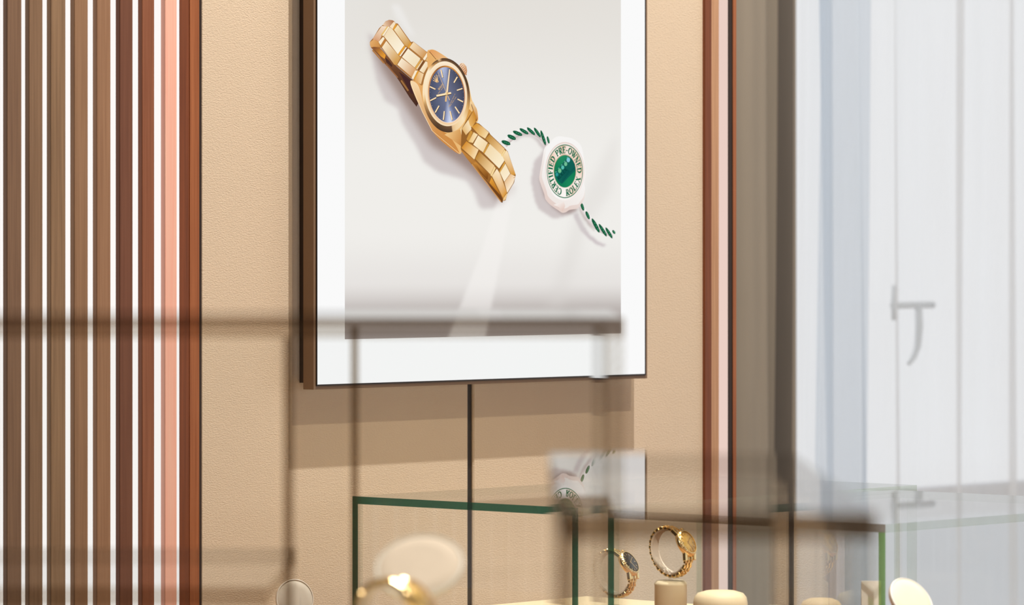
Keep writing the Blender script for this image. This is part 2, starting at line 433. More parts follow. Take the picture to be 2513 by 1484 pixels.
m = MB(); m.box(S((sx0 + lb, YF, zb + lb * 1.6)), S((sx1 - lb, -0.017, zt - lb))); m.build('lit_panel', M['mat_white'], scr)

# --- print: the picture is measured on the poster plane and drawn as flat inked shapes
pl, pr_ = wx(846, YF), wx(1523.5, YF)
pzb = UY(1180, 825, YF).z
LAYER = [0]
class INK:
    def __init__(s): s.v = []; s.f = []; s.c = []
    def add(s, pts, cols, faces=None):
        LAYER[0] += 1
        y = YF - 0.0002 - LAYER[0] * 5e-6
        b = len(s.v)
        for (px, py) in pts: s.v.append(S(UY(px, py, y)))
        s.c += [rgb(*c) for c in cols]
        if faces is None: s.f.append(tuple(range(b, b + len(pts))))
        else: s.f += [tuple(b + i for i in f) for f in faces]
    def build(s, name, parent):
        me = bpy.data.meshes.new(name); me.from_pydata(s.v, [], s.f)
        at = me.color_attributes.new('ink', 'FLOAT_COLOR', 'POINT')
        at.data.foreach_set('color', np.array(s.c, dtype=np.float32).ravel())
        me.materials.append(M['ink']); me.update()
        o = bpy.data.objects.new(name, me); COL.objects.link(o); o.parent = parent; return o
R1 = (840, 0, 2.393); R2 = (980, 100, 5.708); R3 = (1220, 290, 4.637); R4 = (1100, 270, 6.183); R5 = (890, 30, 7.42); RG = (0, 0, 1.0)
def G(R, p): return (R[0] + p[0] / R[2], R[1] + p[1] / R[2])
def lerp(a, b, t): return tuple(a[i] + (b[i] - a[i]) * t for i in range(len(a)))

# background of the picture: tone, soft shadows of the watch, cord and seal, beam of light
GN = 3.0
gx = np.arange(846, 1523.5 + GN, GN); gx[-1] = 1523.5
ztop_px = -60.0
gy = np.arange(ztop_px, 826, GN)
XX, YYg = np.meshgrid(gx, gy)
def pmask(poly):
    ins = np.zeros(XX.shape, bool); n = len(poly)
    for i in range(n):
        x1, y1 = poly[i]; x2, y2 = poly[(i + 1) % n]
        if y1 == y2: continue
        c = ((y1 > YYg) != (y2 > YYg)) & (XX < (x2 - x1) * (YYg - y1) / (y2 - y1) + x1)
        ins ^= c
    return ins.astype(float)
def blur(a, sig):
    sig = sig / GN; r = max(1, int(3 * sig)); k = np.exp(-0.5 * (np.arange(-r, r + 1) / sig) ** 2); k /= k.sum()
    for ax in (0, 1):
        a = np.apply_along_axis(lambda q: np.convolve(np.pad(q, r, mode='edge'), k, mode='valid'), ax, a)
    return a
base = np.zeros(XX.shape + (3,))
def sm(a, b, t): 
    t = np.clip((t - a) / (b - a), 0, 1); return t * t * (3 - 2 * t)
top = np.array((227, 223, 217.)); mid = np.array((240, 238, 234.)); low = np.array((228, 224, 221.)); bot = np.array((160, 150, 146.))
t = sm(-60, 420, YYg)[..., None]; base = top * (1 - t) + mid * t
t = (sm(560, 720, YYg))[..., None] * 0.8; base = base * (1 - t) + low * t
t = (sm(690, 822, YYg) ** 0.9)[..., None]; base = base * (1 - t) + bot * t
t = (sm(1000, 850, XX) * sm(250, -60, YYg))[..., None] * 0.5; base = base * (1 - t) + np.array((232, 230, 226.)) * t
def shade(polys, sig, col, amt):
    global base
    amt = min(1.0, amt * 1.12)
    a = np.zeros(XX.shape)
    for R, pp in polys: a = np.maximum(a, pmask([G(R, p) for p in pp]))
    a = blur(a, sig)[..., None] * amt
    base = base * (1 - a) + np.array(col, float) * a
watch_sh = [(150, 190), (175, 330), (200, 470), (250, 590), (325, 635), (350, 720), (430, 850), (480, 950), (560, 1010), (650, 1035), (730, 1060), (775, 1130), (805, 1215), (830, 1228), (900, 1220), (950, 1190), (900, 1000), (700, 880), (420, 560), (200, 230)]
shade([(R1, watch_sh)], 5, (203, 193, 192), 0.75)
shade([(R1, [(170, 260), (240, 420), (330, 560), (420, 700), (520, 850), (690, 960), (800, 1050), (930, 1200), (1000, 1100), (700, 760), (300, 300)])], 9, (150, 128, 120), 0.8)
seal_sh = [(545, 330), (480, 430), (425, 480), (400, 600), (385, 720), (405, 820), (430, 950), (480, 1040), (590, 1110), (640, 1143), (690, 1135), (780, 1115), (900, 1060), (900, 700), (600, 330)]
shade([(R3, seal_sh)], 3, (206, 196, 195), 0.85)
shade([(R3, [(490, 700), (540, 900), (640, 1020), (740, 1090), (850, 1075), (920, 1035), (800, 900), (560, 600)])], 4, (160, 140, 136), 0.8)
shade([(R3, [(200, 260), (290, 205), (380, 205), (430, 235), (480, 300), (540, 360), (560, 330), (470, 230), (380, 180), (280, 185), (190, 235)])], 3, (200, 190, 188), 0.8)
shade([(R3, [(860, 1085), (900, 1180), (950, 1270), (1030, 1360), (1120, 1430), (1210, 1462), (1235, 1440), (1150, 1400), (1060, 1330), (985, 1220), (940, 1140), (920, 1070)])], 2.5, (205, 195, 197), 0.9)
shade([(R3, [(930, 1030), (980, 1130), (1060, 1240), (1110, 1280), (1030, 1150), (960, 1040)])], 2.5, (160, 140, 138), 0.7)
shade([(RG, [(1243, 420), (1268, 430), (1192, 826), (1100, 826), (1180, 620)])], 4, (246, 243, 240), 0.5)
shade([(RG, [(1520, 330), (1500, 470), (1440, 560), (1380, 760), (1340, 760), (1420, 500), (1500, 350)])], 12, (218, 214, 210), 0.35)
shade([(RG, [(960, 10), (980, 10), (1005, 60), (1020, 90), (1000, 80), (970, 40)])], 5, (240, 238, 236), 0.6)
back = INK()
ny, nx = XX.shape
back.add(list(zip(XX.ravel().tolist(), YYg.ravel().tolist())), base.reshape(-1, 3).tolist(),
         [(j * nx + i, j * nx + i + 1, (j + 1) * nx + i + 1, (j + 1) * nx + i) for j in range(ny - 1) for i in range(nx - 1)])
# straighten the picture's lower edge on the wall (the grid was laid out by column)
vs = np.array(back.v); kx = nx
zlow = pzb - so.z
rowz = vs[:, 2].reshape(ny, nx)
ztopc = rowz[0].copy()
for j in range(ny):
    f = j / (ny - 1)
    rowz[j] = rowz[j] + (zlow - rowz[-1]) * sm(0.8, 1.0, np.array(f))
vs[:, 2] = rowz.ravel(); vs[:nx, 2] = (zt - 0.09) - so.z
vs[:, 0].reshape(ny, nx)[:, 0] = pl - so.x; vs[:, 0].reshape(ny, nx)[:, -1] = pr_ - so.x
back.v = [tuple(p) for p in vs.tolist()]
pico = back.build('picture', scr)

def smooth(pts, n=5):
    out = []; k = len(pts)
    for i in range(k):
        p0, p1, p2, p3 = pts[i - 1], pts[i], pts[(i + 1) % k], pts[(i + 2) % k]
        for j in range(n):
            t = j / n; out.append(tuple(0.5 * (2 * p1[d] + (p2[d] - p0[d]) * t + (2 * p0[d] - 5 * p1[d] + 4 * p2[d] - p3[d]) * t * t + (3 * p1[d] - p0[d] - 3 * p2[d] + p3[d]) * t ** 3) for d in (0, 1)))
    return out
def poly(ink, R, pts, c): ink.add([G(R, p) for p in pts], [c] * len(pts))
def grad(ink, R, pts, c0, c1, p0, p1, cm=None):
    d = (p1[0] - p0[0], p1[1] - p0[1]); q = d[0] ** 2 + d[1] ** 2; cs = []
    for p in pts:
        t = max(0, min(1, ((p[0] - p0[0]) * d[0] + (p[1] - p0[1]) * d[1]) / q)); cs.append(lerp(c0, c1, t))
    ink.add([G(R, p) for p in pts], cs)
def stroke(ink, R, a, b, w, c, c2=None, w2=None):
    dx, dy = b[0] - a[0], b[1] - a[1]; l = math.hypot(dx, dy) or 1; nx_, ny_ = -dy / l, dx / l
    w2 = w if w2 is None else w2; c2 = c2 or c
    ink.add([G(R, p) for p in ((a[0] + nx_ * w / 2, a[1] + ny_ * w / 2), (b[0] + nx_ * w2 / 2, b[1] + ny_ * w2 / 2), (b[0] - nx_ * w2 / 2, b[1] - ny_ * w2 / 2), (a[0] - nx_ * w / 2, a[1] - ny_ * w / 2))], [c, c2, c2, c])
def angcol(keys, a):
    a %= 360
    for i in range(len(keys)):
        a0, c0 = keys[i]; a1, c1 = keys[(i + 1) % len(keys)]
        if i == len(keys) - 1: a1 += 360
        aa = a + (360 if a < keys[0][0] else 0)
        if a0 <= aa <= a1: return lerp(c0, c1, (aa - a0) / max(1e-6, a1 - a0))
    return keys[0][1]
def ell(c, a, b, tilt, ang):        # a: across, b: along; tilt in degrees (clockwise on the picture)
    t = math.radians(ang); x, y = a * math.cos(t), b * math.sin(t); k = math.radians(tilt)
    return (c[0] + x * math.cos(k) - y * math.sin(k), c[1] + x * math.sin(k) + y * math.cos(k))
def ringp(ink, R, e0, e1, k0, k1=None, n=120):
    """ring between two ellipses (c,a,b,tilt), coloured by angle"""
    k1 = k1 or k0; pts, cs, fs = [], [], []
    for i in range(n):
        a = 360 * i / n
        pts += [G(R, ell(*e0, a)), G(R, ell(*e1, a))]; cs += [angcol(k0, a), angcol(k1, a)]
        j = (i + 1) % n; fs.append((2 * i, 2 * j, 2 * j + 1, 2 * i + 1))
    ink.add(pts, cs, fs)
def disc(ink, R, e, keys, kc, n=120):
    pts = [G(R, e[0])]; cs = [kc]; fs = []
    for i in range(n):
        pts.append(G(R, ell(*e, 360 * i / n))); cs.append(angcol(keys, 360 * i / n)); fs.append((0, 1 + i, 1 + (i + 1) % n))
    ink.add(pts, cs, fs)

CR = (247, 232, 204); CR2 = (240, 214, 170); GO = (222, 166, 78); GD = (196, 128, 44); OR = (228, 158, 48); DK = (120, 70, 36); VD = (76, 46, 38); PK = (226, 180, 142)
wi = INK()
# upper bracelet
grad(wi, R5, [(130, 560), (150, 640), (300, 800), (420, 960), (560, 1100), (690, 1290), (860, 1560), (980, 1720), (1100, 1500), (960, 1280), (620, 990), (330, 660)], (150, 95, 50), (70, 42, 34), (200, 640), (900, 1400))
grad(wi, R5, [(190, 640), (310, 640), (420, 780), (400, 850), (330, 800)], (120, 70, 50), (238, 160, 44), (200, 640), (390, 790))
poly(wi, R5, [(410, 820), (480, 880), (540, 960), (530, 1000), (430, 910)], VD)
poly(wi, R5, [(660, 1085), (760, 1150), (870, 1240), (880, 1350), (930, 1484), (880, 1484), (760, 1260)], (70, 40, 40))
stroke(wi, R5, (420, 940), (640, 1190), 22, (150, 98, 60)); stroke(wi, R5, (180, 690), (390, 930), 26, (176, 120, 66)); stroke(wi, R5, (700, 1240), (830, 1430), 30, (160, 110, 60))
poly(wi, R5, [(130, 545), (150, 515), (190, 470), (300, 290), (370, 225), (415, 165), (480, 138), (540, 145), (575, 162), (600, 200), (640, 205), (880, 540), (925, 535), (1195, 740), (1240, 700), (1336, 760), (1336, 1330), (1050, 1340), (900, 1215), (620, 980), (340, 650), (200, 632), (150, 640), (133, 600)], (172, 116, 58))
grad(wi, R5, [(360, 235), (415, 168), (480, 140), (540, 147), (572, 165), (480, 266), (440, 255), (400, 250)], (236, 205, 172), (178, 118, 78), (380, 220), (545, 165))
grad(wi, R5, [(190, 470), (250, 385), (350, 250), (440, 258), (330, 415), (345, 430), (295, 540), (240, 505), (190, 505)], (244, 222, 196), (214, 158, 116), (330, 300), (230, 500))
grad(wi, R5, [(132, 545), (190, 503), (240, 508), (290, 540), (320, 630), (200, 628), (150, 640), (134, 600)], (226, 170, 104), (206, 142, 70), (150, 540), (290, 620))
poly(wi, R5, [(330, 415), (440, 258), (465, 262), (355, 425)], (232, 190, 110)); poly(wi, R5, [(355, 425), (465, 262), (490, 268), (385, 432)], CR)
poly(wi, R5, [(490, 262), (572, 168), (600, 205), (545, 305)], (245, 224, 190)); poly(wi, R5, [(545, 305), (600, 215), (628, 225), (572, 325)], OR)
poly(wi, R5, [(290, 540), (375, 445), (400, 480), (325, 600)], CR); poly(wi, R5, [(330, 600), (400, 485), (425, 515), (350, 635)], (190, 124, 54))
grad(wi, R5, [(388, 438), (492, 272), (540, 305), (756, 600), (640, 765), (430, 492)], (240, 216, 176), (249, 238, 214), (440, 350), (600, 560))
grad(wi, R5, [(572, 322), (640, 228), (868, 545), (820, 632), (768, 600)], (246, 226, 186), (206, 150, 66), (610, 280), (830, 600))
grad(wi, R5, [(352, 640), (430, 522), (640, 772), (688, 828), (618, 958), (575, 955)], (247, 228, 194), (208, 152, 72), (420, 600), (640, 900))
poly(wi, R5, [(640, 768), (757, 600), (778, 632), (668, 792)], OR); poly(wi, R5, [(668, 795), (785, 632), (805, 642), (692, 802)], CR); poly(wi, R5, [(692, 803), (806, 643), (824, 655), (714, 806)], (128, 80, 48))
poly(wi, R5, [(820, 638), (868, 550), (890, 575), (838, 655)], OR)
grad(wi, R5, [(716, 816), (828, 662), (1048, 840), (1040, 870), (945, 1008)], (247, 234, 208), (240, 220, 184), (800, 760), (1000, 950))
grad(wi, R5, [(852, 640), (925, 540), (1188, 742), (1108, 850)], (244, 218, 178), (206, 146, 74), (920, 600), (1140, 800))
grad(wi, R5, [(632, 955), (710, 832), (978, 1040), (905, 1190)], (248, 232, 204), (212, 150, 86), (700, 900), (930, 1130))
poly(wi, R5, [(948, 1008), (1048, 868), (1070, 878), (975, 1030)], GO); poly(wi, R5, [(975, 1032), (1085, 872), (1100, 880), (995, 1045)], CR2); poly(wi, R5, [(998, 1045), (1102, 882), (1132, 898), (1030, 1062)], (124, 78, 40))
poly(wi, R5, [(1098, 852), (1168, 742), (1198, 765), (1135, 875)], CR); poly(wi, R5, [(890, 1195), (955, 1062), (1000, 1060), (920, 1225)], CR); poly(wi, R5, [(925, 1228), (1000, 1065), (1022, 1075), (950, 1235)], OR)
grad(wi, R5, [(1035, 1062), (1148, 892), (1218, 925), (1110, 1112)], CR, (238, 206, 156), (1080, 980), (1180, 1060))
grad(wi, R5, [(1150, 872), (1200, 770), (1336, 850), (1336, 960), (1260, 960)], (232, 186, 120), (248, 232, 200), (1180, 850), (1320, 940))
grad(wi, R5, [(945, 1235), (1026, 1078), (1110, 1125), (1060, 1310), (1000, 1275)], (220, 160, 86), (244, 214, 170), (960, 1200), (1090, 1180))
# case with lugs, crown and bezel
grad(wi, R1, smooth([(400, 485), (412, 472), (440, 478), (470, 500), (500, 420), (498, 310), (515, 292), (548, 296), (620, 342), (690, 400), (735, 470), (762, 590), (790, 640), (798, 700), (788, 722), (760, 745), (715, 790), (703, 850), (690, 904), (600, 843), (530, 770), (475, 665), (430, 570)]), (226, 164, 92), (240, 196, 128), (440, 600), (760, 560))
grad(wi, R1, smooth([(400, 487), (414, 476), (450, 510), (485, 640), (540, 735), (630, 800), (688, 903), (600, 843), (530, 770), (475, 665), (430, 570)]), (246, 214, 168), (206, 138, 66), (420, 500), (560, 780))
grad(wi, R1, [(505, 305), (520, 293), (548, 297), (620, 343), (690, 402), (640, 380), (560, 345)], (226, 158, 92), (244, 208, 156), (520, 300), (680, 400))
grad(wi, R1, [(745, 600), (765, 592), (790, 642), (797, 700), (785, 715), (770, 660)], (244, 210, 156), (190, 120, 50), (760, 610), (790, 710))
grad(wi, R1, [(720, 720), (745, 640), (775, 670), (786, 716), (745, 762)], (206, 140, 50), (240, 190, 110), (740, 670), (770, 740))
grad(wi, R1, [(600, 790), (690, 760), (735, 740), (700, 860), (660, 830)], (242, 200, 136), (196, 128, 56), (620, 790), (710, 830))
poly(wi, R1, [(693, 760), (722, 720), (735, 745), (712, 850)], (246, 216, 160))
stroke(wi, R1, (512, 303), (552, 350), 3, (120, 72, 36)); stroke(wi, R1, (758, 612), (790, 712), 3, (110, 66, 30)); stroke(wi, R1, (402, 492), (470, 656), 3, (250, 222, 180)); stroke(wi, R1, (470, 656), (528, 768), 3, (250, 222, 180)); stroke(wi, R1, (528, 768), (688, 902), 3, (246, 206, 150))
grad(wi, R2, [(835, 345), (860, 312), (900, 312), (940, 360), (950, 420), (940, 488), (915, 470), (870, 400)], (244, 214, 180), (190, 118, 64), (850, 330), (940, 460))
for k in range(6):
    a = (846 + 17 * k, 352 + 20 * k); b = (872 + 14 * k, 320 + 24 * k)
    stroke(wi, R2, a, b, 8, (170, 104, 60)); stroke(wi, R2, (a[0] + 6, a[1] + 6), (b[0] + 6, b[1] + 6), 5, (252, 230, 206))
poly(wi, R2, [(590, 262), (650, 245), (720, 260), (700, 280)], (90, 62, 40))
BZ = ((658, 763), 330, 522, -5); BM = ((657, 742), 293, 455, -5); BI = ((663, 752), 259, 405, -5); DI = ((665, 757), 245, 388, -5)
dkb = (74, 54, 40)
ringp(wi, R2, BZ, BM, [(0, (110, 80, 56)), (25, (214, 158, 84)), (48, (246, 222, 180)), (72, (240, 208, 160)), (81, (226, 190, 140)), (83, dkb), (120, dkb), (150, (120, 88, 58)), (166, (170, 126, 76)), (174, (240, 200, 140)), (184, (250, 226, 186)), (225, (250, 230, 196)), (238, (214, 156, 88)), (243, dkb), (255, dkb), (258, (230, 190, 140)), (262, (230, 190, 140)), (266, dkb), (300, (80, 58, 42)), (345, (70, 52, 38))],
      [(0, (140, 100, 66)), (25, (226, 176, 104)), (48, (248, 226, 186)), (72, (240, 206, 156)), (81, (230, 190, 140)), (83, (120, 86, 58)), (120, (96, 70, 46)), (150, (150, 110, 70)), (172, (226, 180, 116)), (184, (248, 220, 176)), (225, (252, 236, 208)), (245, (216, 160, 96)), (266, (130, 92, 60)), (300, (110, 82, 56)), (345, (96, 72, 50))])
ringp(wi, R2, BM, BI, [(0, (238, 208, 166)), (90, (250, 226, 190)), (180, (250, 230, 196)), (270, (252, 236, 208))], [(0, (250, 234, 208)), (60, (244, 206, 158)), (120, (236, 190, 140)), (200, (244, 214, 172)), (300, (246, 226, 200))])
ringp(wi, R2, BI, DI, [(0, (214, 150, 108)), (60, (248, 224, 200)), (120, (244, 214, 184)), (200, (206, 144, 90)), (250, (150, 92, 40)), (290, (220, 150, 60)), (320, (196, 130, 56))])
dk1, lt1 = (72, 76, 98), (196, 206, 236)
disc(wi, R2, DI, [(0, (66, 68, 88)), (40, (70, 74, 98)), (62, (96, 104, 136)), (76, (150, 162, 204)), (86, (222, 228, 246)), (96, (176, 188, 226)), (112, (90, 98, 130)), (150, (74, 80, 104)), (200, (70, 76, 100)), (238, (80, 88, 118)), (252, (146, 156, 194)), (262, (186, 196, 224)), (276, (160, 170, 204)), (288, (84, 90, 116)), (320, (64, 66, 84))], (112, 118, 146))
for k in range(60):                     # minute track
    if k % 5: 
        p = ell((665, 757), 232, 368, -5, k * 6 + 3); poly(wi, R2, [(p[0] - 2.5, p[1] - 3), (p[0] + 2.5, p[1] - 3), (p[0] + 2.5, p[1] + 3), (p[0] - 2.5, p[1] + 3)], (170, 172, 190))
for a, b in (((583, 405), (607, 515)), ((812, 505), (765, 587)), ((884, 668), (806, 694)), ((815, 816), (893, 856)), ((780, 923), (842, 1017)), ((710, 985), (740, 1108)), ((630, 985), (617, 1108)), ((556, 910), (502, 1005)), ((516, 797), (432, 838)), ((506, 679), (426, 642))):
    stroke(wi, R2, (a[0] + 5, a[1] + 5), (b[0] + 5, b[1] + 5), 18, (52, 46, 58)); stroke(wi, R2, a, b, 17, (246, 208, 150)); stroke(wi, R2, a, b, 7, (255, 234, 196))
# coronet mark
for tip in ((478, 556), (481, 524), (496, 498), (517, 481), (539, 489)):
    stroke(wi, R2, (532, 580), tip, 13, (240, 196, 136), None, 5)
    poly(wi, R2, [(tip[0] + 6 * math.cos(q), tip[1] + 6 * math.sin(q)) for q in [k * math.pi / 4 for k in range(8)]], (246, 208, 150))
poly(wi, R2, [(500, 572), (528, 588), (548, 580), (550, 560), (530, 560)], (240, 196, 136)); poly(wi, R2, [(522, 578), (538, 582), (544, 572), (530, 570)], (96, 80, 70))

# a small serif alphabet drawn with strokes (x right, y up, cap height 1)
def arc(cx, cy, rx, ry, a0, a1, n, w0, w1):
    out = []; pts = [(cx + rx * math.cos(math.radians(a0 + (a1 - a0) * i / n)), cy + ry * math.sin(math.radians(a0 + (a1 - a0) * i / n)), a0 + (a1 - a0) * i / n) for i in range(n + 1)]
    for i in range(n):
        w = w0 + (w1 - w0) * abs(math.cos(math.radians((pts[i][2] + pts[i + 1][2]) / 2)))
        out.append((pts[i][0], pts[i][1], pts[i + 1][0], pts[i + 1][1], w))
    return out
TK, TN = 0.17, 0.08
def sf(x, y, w=0.34): return (x - w / 2, y, x + w / 2, y, 0.08)
ABC = {
    'C': (0.8, arc(0.45, 0.5, 0.37, 0.47, 45, 315, 12, TN, TK) + [(0.72, 0.62, 0.72, 0.95, 0.07), (0.72, 0.05, 0.72, 0.3, 0.07)]),
    'E': (0.7, [(0.18, 0, 0.18, 1, TK), (0.05, 0.04, 0.66, 0.04, TN), (0.05, 0.96, 0.64, 0.96, TN), (0.18, 0.52, 0.5, 0.52, TN), (0.64, 0.0, 0.64, 0.25, 0.07), (0.62, 0.78, 0.62, 1.0, 0.07), (0.5, 0.4, 0.5, 0.64, 0.07)]),
    'F': (0.66, [(0.18, 0, 0.18, 1, TK), sf(0.18, 0.04), (0.05, 0.96, 0.62, 0.96, TN), (0.18, 0.5, 0.48, 0.5, TN), (0.6, 0.75, 0.6, 1.0, 0.07), (0.48, 0.38, 0.48, 0.62, 0.07)]),
    'I': (0.36, [(0.18, 0, 0.18, 1, TK), sf(0.18, 0.04), sf(0.18, 0.96)]),
    'T': (0.74, [(0.37, 0, 0.37, 1, TK), sf(0.37, 0.04), (0.02, 0.96, 0.72, 0.96, TN), (0.04, 0.74, 0.04, 1.0, 0.07), (0.7, 0.74, 0.7, 1.0, 0.07)]),
    'D': (0.84, [(0.2, 0, 0.2, 1, TK), (0.05, 0.04, 0.4, 0.04, TN), (0.05, 0.96, 0.4, 0.96, TN)] + arc(0.38, 0.5, 0.38, 0.46, -90, 90, 8, TN, TK)),
    'P': (0.7, [(0.2, 0, 0.2, 1, TK), sf(0.2, 0.04), (0.05, 0.96, 0.4, 0.96, TN), (0.2, 0.46, 0.4, 0.46, TN)] + arc(0.4, 0.71, 0.24, 0.25, -90, 90, 7, TN, TK)),
    'R': (0.8, [(0.2, 0, 0.2, 1, TK), sf(0.2, 0.04), (0.05, 0.96, 0.4, 0.96, TN), (0.2, 0.48, 0.4, 0.48, TN), (0.36, 0.48, 0.72, 0.02, TK), (0.66, 0.04, 0.84, 0.04, TN)] + arc(0.4, 0.72, 0.22, 0.24, -90, 90, 7, TN, TK)),
    'O': (0.88, arc(0.44, 0.5, 0.36, 0.46, 0, 360, 16, TN, TK)),
    'W': (1.1, [(0.1, 0.98, 0.36, 0.02, TK), (0.36, 0.02, 0.56, 0.9, TN), (0.52, 0.98, 0.78, 0.02, TK), (0.78, 0.02, 1.0, 0.98, TN), sf(0.1, 0.96, 0.26), sf(0.53, 0.96, 0.24), sf(1.0, 0.96, 0.24)]),
    'N': (0.86, [(0.16, 0, 0.16, 1, TN), (0.14, 0.98, 0.72, 0.02, TK), (0.72, 0, 0.72, 1, TN), sf(0.16, 0.04, 0.28), sf(0.12, 0.96, 0.2), sf(0.72, 0.96, 0.28)]),
    'L': (0.66, [(0.18, 0, 0.18, 1, TK), sf(0.18, 0.96), (0.05, 0.04, 0.64, 0.04, TN), (0.63, 0.0, 0.63, 0.28, 0.07)]),
    'X': (0.82, [(0.12, 0.98, 0.7, 0.02, TK), (0.12, 0.02, 0.68, 0.98, TN), sf(0.12, 0.04, 0.26), sf(0.7, 0.04, 0.26), sf(0.12, 0.96, 0.26), sf(0.68, 0.96, 0.26)]),
    '-': (0.46, [(0.06, 0.42, 0.4, 0.42, 0.11)]),
    ' ': (0.4, []),
}
def glyph(ink, ch, mapf, col, fat=1.0):
    for x0, y0, x1, y1, w in ABC[ch][1]:
        w *= fat; dx, dy = x1 - x0, y1 - y0; l = math.hypot(dx, dy) or 1; n = (-dy / l * w / 2, dx / l * w / 2); e = (dx / l * 0.02, dy / l * 0.02)
        ink.add([mapf(x0 + n[0] - e[0], y0 + n[1] - e[1]), mapf(x1 + n[0] + e[0], y1 + n[1] + e[1]), mapf(x1 - n[0] + e[0], y1 - n[1] + e[1]), mapf(x0 - n[0] - e[0], y0 - n[1] - e[1])], [col] * 4)
def line_text(ink, R, txt, p0, p1, upv, col, fat=1.0):
    tot = sum(ABC[c][0] for c in txt); x = 0
    for ch in txt:
        o = x
        glyph(ink, ch, lambda a, b, o=o: G(R, (p0[0] + (p1[0] - p0[0]) * (o + a) / tot + upv[0] * b, p0[1] + (p1[1] - p0[1]) * (o + a) / tot + upv[1] * b)), col, fat)
        x += ABC[ch][0]
line_text(wi, R2, 'ROLEX', (556, 694), (622, 612), (-16, -20), (226, 182, 120), 1.2)
for (a, b, k) in (((542, 742), (632, 630), 14), ((690, 930), (782, 742), 22), ((706, 920), (798, 785), 18)):
    for i in range(k):
        if i % 7 == 5: continue
        p = lerp(a, b, (i + 0.15) / k); q = lerp(a, b, (i + 0.75) / k); stroke(wi, R2, p, q, 9, (206, 166, 108))
# hands
stroke(wi, R2, (548, 448), (709, 838), 5, (70, 56, 60)); stroke(wi, R2, (540, 440), (704, 832), 5, (244, 208, 168)); stroke(wi, R2, (680, 775), (704, 832), 9, (236, 196, 150))
stroke(wi, R2, (660, 742), (650, 852), 22, (232, 186, 122)); stroke(wi, R2, (524, 780), (728, 740), 26, (60, 50, 54)); stroke(wi, R2, (520, 771), (725, 730), 27, (248, 212, 150)); stroke(wi, R2, (520, 771), (725, 730), 10, (255, 238, 206))
stroke(wi, R2, (672, 735), (710, 402), 24, (90, 86, 110), None, 16); stroke(wi, R2, (666, 735), (705, 400), 24, (244, 206, 150), None, 15); stroke(wi, R2, (666, 735), (705, 400), 8, (255, 240, 212), None, 5)
disc(wi, R2, ((662, 738), 22, 24, 0), [(0, (210, 160, 96)), (180, (255, 236, 200))], (238, 200, 140), 20)
# lower bracelet
grad(wi, R4, [(190, 580), (300, 560), (660, 900), (830, 1330), (826, 1405), (800, 1398), (690, 1240), (590, 1100), (470, 960), (360, 830), (270, 720), (200, 625)], (196, 132, 56), (112, 66, 26), (560, 800), (500, 1000))
grad(wi, R4, [(380, 800), (420, 790), (610, 970), (595, 1060), (480, 940)], (206, 140, 56), (110, 58, 16), (500, 850), (460, 930))
grad(wi, R4, [(625, 1100), (660, 1010), (720, 1090), (790, 1290), (700, 1190)], (232, 160, 50), (170, 100, 20), (660, 1040), (740, 1240))
stroke(wi, R4, (360, 820), (800, 1390), 14, (206, 146, 80))
poly(wi, R4, [(190, 585), (205, 275), (300, 120), (380, 0), (425, 100), (420, 185), (470, 205), (620, 335), (640, 370), (860, 580), (905, 630), (1025, 985), (1000, 1100), (900, 1265), (870, 1370), (830, 1380), (815, 1330), (640, 985), (400, 760), (200, 605)], (150, 98, 42))
grad(wi, R4, [(206, 282), (322, 125), (352, 290), (268, 380)], (226, 180, 110), (250, 232, 196), (220, 300), (330, 220))
grad(wi, R4, [(305, 150), (385, 0), (425, 100), (412, 182), (360, 262), (330, 235)], (232, 180, 100), (200, 132, 36), (330, 180), (410, 120))
grad(wi, R4, [(360, 255), (435, 198), (530, 260), (615, 340), (560, 432), (470, 380)], (214, 146, 40), (246, 218, 166), (390, 240), (590, 390), None)
poly(wi, R4, [(278, 440), (340, 305), (372, 335), (310, 485)], (206, 148, 60)); grad(wi, R4, [(308, 482), (385, 335), (448, 372), (372, 498)], (236, 190, 110), (250, 230, 190), (330, 420), (420, 430))
grad(wi, R4, [(200, 572), (276, 472), (330, 512), (460, 600), (395, 750), (330, 690)], (214, 140, 34), (248, 220, 170), (240, 540), (430, 660))
grad(wi, R4, [(380, 525), (455, 385), (600, 495), (528, 640), (460, 590)], (250, 232, 196), (242, 214, 166), (440, 470), (560, 570))
grad(wi, R4, [(566, 435), (628, 368), (855, 588), (800, 688)], (190, 134, 48), (244, 206, 146), (600, 410), (820, 630))
grad(wi, R4, [(408, 738), (472, 632), (700, 842), (640, 975)], (186, 130, 44), (246, 212, 156), (450, 690), (660, 900))
poly(wi, R4, [(528, 645), (600, 512), (624, 512), (548, 660)], (214, 156, 62))
grad(wi, R4, [(548, 662), (632, 512), (852, 722), (850, 770), (772, 885)], (240, 214, 168), (250, 236, 204), (600, 600), (790, 780))
poly(wi, R4, [(775, 930), (852, 785), (866, 800), (786, 945)], (226, 166, 66)); poly(wi, R4, [(800, 690), (852, 600), (874, 620), (818, 705)], (246, 214, 150)); poly(wi, R4, [(640, 985), (700, 850), (722, 880), (660, 1005)], (246, 214, 150))
grad(wi, R4, [(822, 700), (882, 612), (905, 640), (1022, 978), (960, 990)], (250, 228, 188), (214, 150, 50), (870, 630), (940, 800))
grad(wi, R4, [(664, 1000), (738, 890), (785, 960), (890, 1248), (832, 1335)], (252, 232, 196), (218, 152, 54), (730, 920), (790, 1100))
grad(wi, R4, [(786, 948), (868, 812), (940, 962), (850, 1088)], (246, 226, 186), (250, 234, 204), (820, 900), (900, 1000))
grad(wi, R4, [(852, 1095), (942, 968), (1022, 1005), (985, 1110), (895, 1255)], (232, 190, 140), (250, 232, 204), (880, 1060), (970, 1120))
